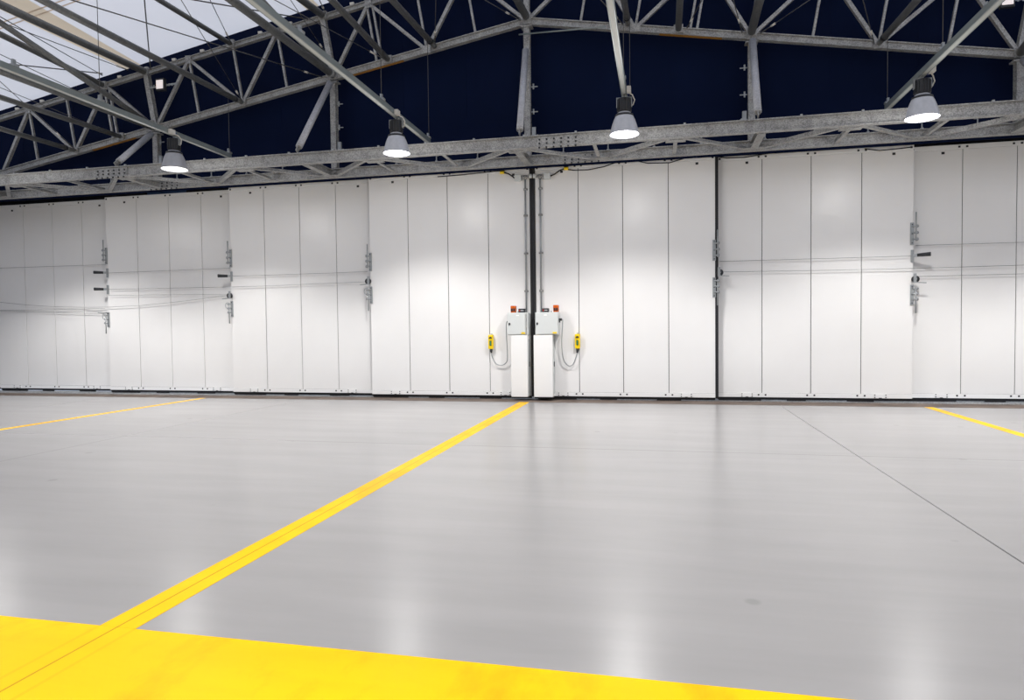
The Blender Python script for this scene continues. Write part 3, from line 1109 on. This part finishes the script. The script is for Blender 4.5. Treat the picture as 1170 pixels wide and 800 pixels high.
def station(side):
    L = side < 0
    w = 'left' if L else 'right'
    px0, px1 = (-3.44, -3.042) if L else (-2.893, -2.444)
    bx0, bx1 = (-3.515, -3.022) if L else (-2.849, -2.303)
    ped = empty('drive_cover', ((px0 + px1) / 2, YP, .09), 'tall plain white drive cover on the door %s of the middle gap' % w, 'drive cover', 'white drive covers')
    part(MB().box(px0, px1, YP, 15.852, .09, 1.552), 'cover', WHITE2, ped, .008)
    pl = MB()
    sx = px1
    pl.box(sx, sx + .006, YP + .1, YP + .3, .16, 1.45)
    part(pl, 'side_plate', GREYBOX, ped)
    part(MB().box(sx + .006, sx + .022, YP + .17, YP + .2, .8, .92), 'side_handle', DARK, ped, .004)
    part(MB().box(px0 + .01, px1 - .01, YP + .02, 15.85, .06, .09), 'foot_seal', BLACK, ped)
    cb = empty('control_cabinet', ((bx0 + bx1) / 2, YP - .03, 1.555), 'light grey control cabinet on the %s of the middle gap, above a white cover' % w, 'control cabinet', 'grey control cabinets')
    part(MB().box(bx0, bx1, YP, 15.852, 1.555, 2.085), 'body', GREYBOX, cb, .008)
    dr = part(MB().box(bx0 + .012, bx1 - .012 - (.05 if L else 0), YP - .018, YP - .001, 1.572, 2.07), 'cabinet_door', GREYBOX, cb, .006)
    lk = MB().box(bx0 + .035, bx0 + .07, YP - .034, YP - .017, 1.79, 1.845)
    part(lk, 'lock', DARK, dr, .004)
    mx = bx0 + (bx1 - bx0) * (.5 if L else .45)
    part(MB().box(mx - .035, mx + .035, YP - .022, YP - .017, 2.005, 2.03), 'nameplate', WHITE2, dr)
    sx = bx1 - (.16 if L else .13)
    part(MB().box(sx, sx + .095, YP - .022, YP - .017, 1.583, 1.62), 'yellow_sticker', YELLOWP, dr)
    if L:
        part(MB().box(bx1 - .045, bx1 - .03, YP - .012, YP - .001, 1.58, 2.06), 'hinge_strip', GALV, cb)
    else:
        gl = MB()
        gl.tube((bx1, YP + .12, 1.91), (bx1 + .07, YP + .12, 1.91), .03, n=12)
        gl.tube((bx1, YP + .12, 1.86), (bx1 + .03, YP + .12, 1.86), .02, n=12)
        part(gl, 'cable_gland', DARK, cb)
        # triangular bracket under the overhang
        b = MB()
        b.prism([(0, 0), (.13, 0), (0, -.3)], (px1 + .03, YP + .25, 1.553), (px1 + .03, YP + .262, 1.553), (0, 0, 1))
        part(b, 'corner_bracket', WHITE2, cb)
    # orange beacon
    ox = -3.385 if L else -2.365
    be = empty('warning_beacon', (ox, YP + .1, 2.087), 'square orange beacon on top of the %s control cabinet' % w, 'beacon', 'orange beacons')
    part(MB().box(ox - .06, ox + .06, YP + .04, YP + .16, 2.087, 2.12), 'base', ORANGE, be, .006)
    lens = part(MB().box(ox - .062, ox + .062, YP + .035, YP + .165, 2.12, 2.25), 'lens', ORANGE, be, .012)
    b = MB()
    for s in (-1, 1):
        b.box(ox + s * .028 - .02, ox + s * .028 + .02, YP + .029, YP + .036, 2.118, 2.185)
    part(b, 'grille', DARK, lens)
    part(MB().box(ox + (.1 if L else -.13), ox + (.13 if L else -.1), YP + .06, YP + .1, 2.087, 2.115), 'cable_stub', PIPE, be)
    # black sounder
    bx = -3.185 if L else -2.615
    so = empty('sensor_box', (bx, YP + .1, 2.087), 'small black box beside the orange beacon on the %s control cabinet' % w, 'sensor', 'black boxes on the cabinets')
    part(MB().box(bx - .075, bx + .075, YP + .04, YP + .18, 2.087, 2.178), 'casing', DARK, so, .008)
    f_ = MB()
    f_.use(GREYBOX).box(bx - .02, bx + .055, YP + .034, YP + .041, 2.125, 2.14)
    f_.use(REDP).box(bx - .055, bx - .035, YP + .034, YP + .041, 2.11, 2.15)
    part(f_, 'front_marks', None, so)
    # conduit up the door
    cx = -3.105 if L else -2.745
    cd = empty('conduit', (cx, 15.82, 2.087), 'grey conduit running up the door %s of the middle gap' % w, 'conduit', 'grey conduits')
    part(MB().tube((cx, 15.82, 2.087), (cx, 15.82, 5.245), .021, n=12), 'pipe', PIPE, cd)
    b = MB()
    for z in (2.6, 3.5, 4.4, 5.02):
        b.box(cx - .05, cx + .05, 15.835, 15.868, z - .02, z + .02)
        b.tube((cx, 15.82, z - .025), (cx, 15.82, z + .025), .032, n=12)
    part(b, 'pipe_clip', GALV, cd)
    # junction box with elbow and flexible lead at the door head
    s = -1 if L else 1
    jx = cx + s * .17
    jb = empty('junction_box', (jx, 15.8, 5.25), 'small grey junction box at the door head %s of the middle gap' % w, 'junction box', 'junction boxes at the door head')
    part(MB().box(jx - .08, jx + .08, 15.76, 15.868, 5.22, 5.37), 'case', GREYBOX, jb, .01)
    b = MB()
    b.tube((jx - s * .08, 15.81, 5.30), (cx, 15.81, 5.30), .022, n=10)
    b.tube((cx, 15.81, 5.25), (cx, 15.81, 5.34), .045, n=12)
    b.tube((cx, 15.81, 5.30), (cx - s * .12, 15.81, 5.30), .018, n=10)
    part(b, 'elbow', GALV, jb)
    q = MB()
    q.tube((cx - s * .13, 15.80, 5.27), (cx - s * .13, 15.80, 5.36), .04, n=12)
    part(q, 'sensor_cap', GREYBOX, jb)
    gx = -3.66 if L else -2.12
    yg = MB()
    yg.tube((gx - .05, 15.80, 5.44), (gx + .05, 15.80, 5.44), .035, n=12)
    yg2 = empty('cable_gland', (gx, 15.8, 5.40), 'yellow cable gland on the door head %s of the middle gap' % w, 'cable gland', 'yellow cable glands')
    part(yg, 'nut', YELLOWP, yg2)
    b = MB()
    b.box(gx - .05, gx + .05, 15.77, 15.855, 5.475, 5.55)
    part(b, 'bracket', DARK, yg2)
    p = [(gx - s * .05, 15.80, 5.44), (gx - s * .16, 15.79, 5.40), (gx - s * .26, 15.79, 5.33), (jx + s * .08, 15.80, 5.29)]
    ld = MB().path(p, .016, 8)
    ld = ld.build('flexible_lead', BLACK)
    tag(ld, 'short black lead from the yellow gland to the junction box %s of the gap' % w, 'cable', 'short black leads')
    # yellow pendant control with its hanging lead
    hx = -3.985 if L else -1.885
    zc = 1.392
    pc = empty('pendant_control', (hx, 15.8, zc - .19), 'yellow push-button pendant hanging on the door %s of the middle gap' % w, 'pendant control', 'yellow pendant controls')
    body = MB()
    body.box(hx - .06, hx + .06, 15.755, 15.85, zc - .17, zc + .175)
    bo = part(body, 'body', YELLOWP, pc, .014)
    b = MB()
    n = 10
    for k in range(n):
        a0, a1 = math.pi * k / n, math.pi * (k + 1) / n
        b.add([(hx + .038 * math.cos(t), y_, zc + .085 + .04 * math.sin(t)) for y_ in (15.74, 15.756) for t in (a0, a1)] + [(hx, y_, zc + .085) for y_ in (15.74, 15.756)],
              [(0, 1, 4), (0, 1, 3, 2), (2, 5, 3), (0, 2, 5, 4), (1, 4, 5, 3)])
    part(b, 'stop_guard', DARK, bo)
    part(MB().box(hx - .024, hx + .024, 15.748, 15.757, zc - .09, zc + .03), 'button_frame', DARK, bo)
    part(MB().box(hx - .012, hx + .012, 15.738, 15.75, zc - .07, zc - .03), 'green_button', GREEN, bo, .003)
    part(MB().box(hx - .012, hx + .012, 15.738, 15.75, zc - .02, zc + .015), 'dark_button', GREEN, bo, .003)
    part(MB().box(hx - .02, hx + .02, 15.84, 15.866, zc + .1, zc + .2), 'hook', PIPE, pc)
    nk = MB()
    nk.tube((hx, 15.80, zc - .17), (hx + s * -.01, 15.80, zc - .27), .036, .02, 12)
    part(nk, 'cable_sleeve', DARK, pc)
    if L:
        pts = [(hx + .01, 15.80, zc - .276), (-3.955, 15.80, 1.02), (-3.88, 15.80, .88), (-3.78, 15.80, .83), (-3.68, 15.80, .84), (-3.59, 15.78, .92),
               (-3.565, 15.74, 1.06), (-3.57, 15.70, 1.4), (-3.57, 15.66, 1.70), (-3.56, 15.65, 1.84), (-3.53, 15.65, 1.885)]
    else:
        pts = [(hx - .01, 15.80, zc - .276), (-1.93, 15.80, 1.00), (-1.99, 15.80, .86), (-2.06, 15.80, .81), (-2.14, 15.79, .84), (-2.22, 15.75, .98),
               (-2.245, 15.70, 1.25), (-2.235, 15.65, 1.5), (-2.222, 15.66, 1.72), (-2.212, 15.66, 1.86), (-2.214, 15.67, 1.915)]
    # smooth the lead
    P_ = [Vector(q_) for q_ in pts]
    sp = []
    for k in range(len(P_) - 1):
        p0, p1, p2, p3 = P_[max(k - 1, 0)], P_[k], P_[k + 1], P_[min(k + 2, len(P_) - 1)]
        for t in (0, .25, .5, .75):
            sp.append(.5 * ((2 * p1) + (p2 - p0) * t + (2 * p0 - 5 * p1 + 4 * p2 - p3) * t * t + (3 * p1 - p0 - 3 * p2 + p3) * t ** 3))
    sp.append(P_[-1])
    lo = MB().path(sp, .012, 8).build('pendant_lead', PIPE)
    tag(lo, 'grey looping lead between the yellow pendant and the %s control cabinet' % w, 'cable', 'looping pendant leads')


station(-1)
station(1)

# thin black leads drooping along the door heads
for pts, lab in (([(500, 202), (530, 199.5), (553, 197), (574, 195)], 'black lead drooping along the door head left of the middle gap'),
                 ([(648, 193.5), (655, 194.5), (672, 194), (690, 190.5), (708, 184)], 'black lead drooping along the door head right of the middle gap'),
                 ([(723, 183), (740, 186.5), (765, 186), (788, 179)], 'black lead drooping by the outer end of the door right of the gap'),
                 ([(808, 177.5), (830, 180.5), (850, 180), (880, 175)], 'black lead crossing onto the second door right of the gap'),
                 ([(988, 170), (1005, 172), (1030, 169.5), (1042, 168)], 'black lead at the head of the second door right of the gap')):
    P_ = [at_y(a, b, 15.80) for a, b in pts]
    if pts[0][0] > 800:
        P_ = [at_y(a, b, 16.02 if a > 822 else 15.82) for a, b in pts]
    o = MB().path(P_, .012, 6).build('drooping_lead', BLACK)
    tag(o, lab, 'cable', 'black leads at the door heads')

# ------------------------------------------------------------------ latch brackets on the leaf edges
YL = {0: 15.87, 1: 16.09, 2: 16.31, 3: 16.53}


def edge_bracket(px, y0, y1, lvl, s, label, ring=False, pin=False, rod_up=True):
    """A perforated steel plate on the leaf edge; s = side on which the rod and bolts show (-1 left, 1 right)."""
    y = YL[lvl] - .006
    a, b = at_y(px, y0, y), at_y(px, y1, y)
    x = (a.x + b.x) / 2
    zt, z0 = a.z, b.z
    e = empty('edge_bracket', (x, y, z0), label, 'bracket', 'steel brackets on the door edges')
    part(MB().box(x - .035, x + .035, y - .02, y + .004, z0, zt), 'plate', PIPE, e, .004)
    b_ = MB()
    for k in range(3):
        z = z0 + .04 + (zt - z0 - .08) * k / 2
        b_.tube((x, y - .021, z), (x, y - .028, z), .012, n=8)
    part(b_, 'screw', DARK, e)
    r = MB()
    rx = x + s * .07
    if rod_up:
        r.tube((rx, y - .03, z0 + .08), (rx, y - .03, zt + .22), .014, n=8)
    else:
        r.tube((rx, y - .03, z0 - .18), (rx, y - .03, zt - .05), .014, n=8)
    for k in range(3):
        z = z0 + .12 + (zt - z0 - .2) * k / 2
        r.tube((x, y - .03, z), (x + s * .12, y - .03, z), .017, n=8)
        r.tube((x + s * .09, y - .03, z - .03), (x + s * .09, y - .03, z + .03), .026, n=8)
    part(r, 'spring_rod', PIPE, e)
    if ring:
        q = MB()
        cx_, cz_ = x + s * .12, zt - .12
        pts = [(cx_ + .06 * math.cos(t), y - .03, cz_ + .075 * math.sin(t)) for t in [2 * math.pi * k / 16 for k in range(17)]]
        q.path(pts, .009, 6)
        part(q, 'pull_ring', PIPE, e)
    if pin:
        q = MB()
        q.tube((x, y - .04, zt - .01), (x + s * .26, y - .10, zt + .0), .012, n=8)
        part(q, 'pin', PIPE, e)
    return e


lo_ = lambda who, pos: '%s steel bracket on the edge of the %s' % (pos, who)
DN = {'a': 'third door left of the middle gap', 'b': 'second door left of the middle gap', 'c': 'first door left of the middle gap',
      'd': 'first door right of the middle gap', 'e': 'second door right of the middle gap'}
edge_bracket(121.5, 283, 302, 2, -1, lo_(DN['a'], 'upper'))
edge_bracket(124.2, 357, 374, 2, -1, lo_(DN['a'], 'lower'), ring=True, pin=True, rod_up=False)
edge_bracket(263.8, 285, 305.5, 1, -1, lo_(DN['b'], 'upper'))
edge_bracket(265.3, 344, 362, 1, -1, lo_(DN['b'], 'lower'), ring=True, rod_up=False)
edge_bracket(423.3, 289, 310, 0, -1, lo_(DN['c'], 'upper'))
edge_bracket(424.3, 327.5, 347, 0, -1, lo_(DN['c'], 'lower'), ring=True, rod_up=False)
edge_bracket(816, 274, 298, 0, 1, lo_(DN['d'], 'upper'))
edge_bracket(816, 317, 340, 0, 1, lo_(DN['d'], 'lower'), rod_up=False)
edge_bracket(1042, 254.5, 280, 1, 1, lo_(DN['e'], 'upper'))
edge_bracket(1041.8, 325.5, 348.5, 1, 1, lo_(DN['e'], 'lower'), rod_up=False)


def cable_arm(px, py, lvl, s, label):
    """Short pulley arm that sticks out of a door edge; the cable passes under its dark grip."""
    y = YL[lvl]
    c = at_y(px, py, y - .02)
    e = empty('cable_guide', c, label, 'cable guide', 'dark-gripped cable guides')
    part(MB().box(c.x - .03, c.x + .03, y - .03, y - .004, c.z - .13, c.z + .13), 'base_plate', PIPE, e, .004)
    b = MB()
    b.bar(c + Vector((s * .02, 0, .01)), c + Vector((s * .14, -.08, .01)), .05, .06)
    part(b, 'arm', PIPE, e)
    b = MB()
    b.tube(c + Vector((s * .08, -.05, .01)), c + Vector((s * .30, -.16, .015)), .035, .045, 14)
    part(b, 'grip', DARK, e)
    return e


cable_arm(122.5, 312, 2, -1, 'upper dark-gripped cable guide on the third door left of the gap')
cable_arm(123, 331, 2, -1, 'lower dark-gripped cable guide on the third door left of the gap')
cable_arm(264.5, 316, 1, -1, 'dark-gripped cable guide on the second door left of the gap')
cable_arm(1042.5, 292.5, 1, 1, 'dark-gripped cable guide on the second door right of the gap')


def pulley(px, py, lvl, s, label):
    y = YL[lvl]
    c = at_y(px, py, y - .06)
    e = empty('pulley', (c.x, c.y, c.z - .1), label, 'pulley', 'black cable pulleys')
    part(MB().lathe([(.0, -.022), (.075, -.022), (.075, -.012), (.055, 0), (.075, .012), (.075, .022), (.0, .022)], (0, 0, 0), 24), 'wheel', DARK, e)
    w_ = e.children[0]
    for v in w_.data.vertices:              # turn the lathe axis towards the room
        q = v.co + WORG[e.name]
        v.co = Vector((q.x, -q.z, q.y)) + c - WORG[e.name]
    b = MB()
    b.box(c.x - .028 - s * .02, c.x + .028 - s * .02, c.y - .045, c.y - .024, c.z - .085, c.z + .12)
    b.tube(c + Vector((0, -.05, 0)), c + Vector((0, .055, 0)), .018, n=10)
    b.bar(c + Vector((-s * .02, -.034, -.07)), c + Vector((s * .20, -.034, -.085)), .02, .02)
    part(b, 'fork', PIPE, e)
    return e


pulley(420.6, 321.5, 0, -1, 'black pulley on the edge of the first door left of the gap')
pulley(262.4, 338, 1, -1, 'black pulley on the edge of the second door left of the gap')
pulley(822.5, 311.5, 0, 1, 'black pulley on the edge of the first door right of the gap')
pulley(1046, 319, 1, 1, 'black pulley on the edge of the second door right of the gap')

# horizontal door cables
DC = 'thin horizontal cables along the doors'


def door_cable(pts, lab, r=.006):
    P_ = [at_y(px, py, YL[lv] - .075) for px, py, lv in pts]
    o = MB().path(P_, r, 6).build('cable_line', CORD)
    tag(o, lab, 'cable', DC)


door_cable([(-12, 306.8, 3), (121, 302.4, 3)], 'thin cable high on the leftmost door, ending at an upper bracket')
door_cable([(-12, 354.8, 3), (60, 354, 3), (120, 352.3, 3)], 'thin cable low on the leftmost door, straight')
door_cable([(-12, 344, 3), (0, 345.4, 3), (30, 348.5, 3), (60, 350.4, 3), (95, 351.2, 3), (124, 350.9, 2), (160, 349.2, 2), (192, 346.2, 2), (230, 341.6, 2), (261, 337.5, 2)],
           'sagging cable across the two leftmost doors')
door_cable([(0, 355.2, 3), (60, 357, 3), (120, 358.6, 3)], 'thin cable slanting down to the lowest bracket on the left')
door_cable([(123.5, 312, 2), (263, 306.4, 2)], 'cable from the upper arm across the third door left of the gap')
door_cable([(123.5, 330.8, 2), (258, 328, 2), (261, 327.9, 1), (300, 327, 1), (380, 323.6, 1), (420, 322, 1)], 'long straight cable across the second and third doors left of the gap')
door_cable([(265, 315.6, 1), (300, 314.6, 1), (380, 312, 1), (420, 310.2, 1)], 'cable across the second door left of the gap, upper one')
door_cable([(124, 337.6, 2), (225, 336.6, 2), (262, 336.2, 2)], 'faint cord modelled for the shadow line on the third door left of the gap', .005)  # shadow line under the long cable, built as a cord
door_cable([(822, 298.8, 1), (930, 295.8, 1), (1042, 292.6, 1)], 'upper cable across the second door right of the gap')
door_cable([(824, 310.8, 1), (930, 309.2, 1), (1042, 306.9, 1), (1048, 306.7, 2), (1285, 299.4, 2)], 'lower cable running on across both right-hand doors')
door_cable([(1046, 280.6, 2), (1285, 273.4, 2)], 'upper cable on the door at the right edge')
door_cable([(1048, 316, 2), (1285, 310, 2)], 'lower cable on the door at the right edge')

# ------------------------------------------------------------------ light
w = bpy.data.worlds.new('sky')
S.world = w
w.use_nodes = True
bg = w.node_tree.nodes['Background']
bg.inputs['Color'].default_value = (.85, .90, 1.0, 1)
bg.inputs['Strength'].default_value = 1.2


def spot(x, y, z, p, ang, blend=.35, col=(1, .975, .95)):
    l = bpy.data.lights.new('lamp_beam', 'SPOT')
    l.energy = p
    l.spot_size = R(ang)
    l.spot_blend = blend
    l.shadow_soft_size = .26
    l.color = col
    o = bpy.data.objects.new('lamp_beam', l)
    COL.objects.link(o)
    o.location = (x, y, z)
    return o


def glow(x, y, z, p):
    # the ribbed reflectors leak a weak light to all sides
    l = bpy.data.lights.new('lamp_glow', 'POINT')
    l.energy = p
    l.shadow_soft_size = .26
    l.color = (1, .975, .95)
    o = bpy.data.objects.new('lamp_glow', l)
    COL.objects.link(o)
    o.location = (x, y, z)


ANG, BL = 128, .5
for i, x in enumerate(RX):
    spot(x, LY[i], 5.25, 960, ANG, BL)
    glow(x, LY[i], 5.0, 42)
for x in RX:                                  # the same rails carry further lamps behind the camera's view
    for y, pw in ((6.0, 450), (-1.0, 420), (-8.0, 300)):
        spot(x, y, 5.25, pw, 138, BL)
        glow(x, y, 5.0, pw * .05)
for x in (9.6, -15.5):
    for y, pw in ((12.9, 800), (6.0, 400), (-1, 300)):
        spot(x, y, 5.25, pw, ANG, BL)
        glow(x, y, 5.0, pw * .05)

S.view_settings.view_transform = 'Standard'
S.view_settings.look = 'None'
S.view_settings.exposure = 0.14
S.view_settings.gamma = 1
S.view_settings.use_curve_mapping = False
S.cycles.use_denoising = True
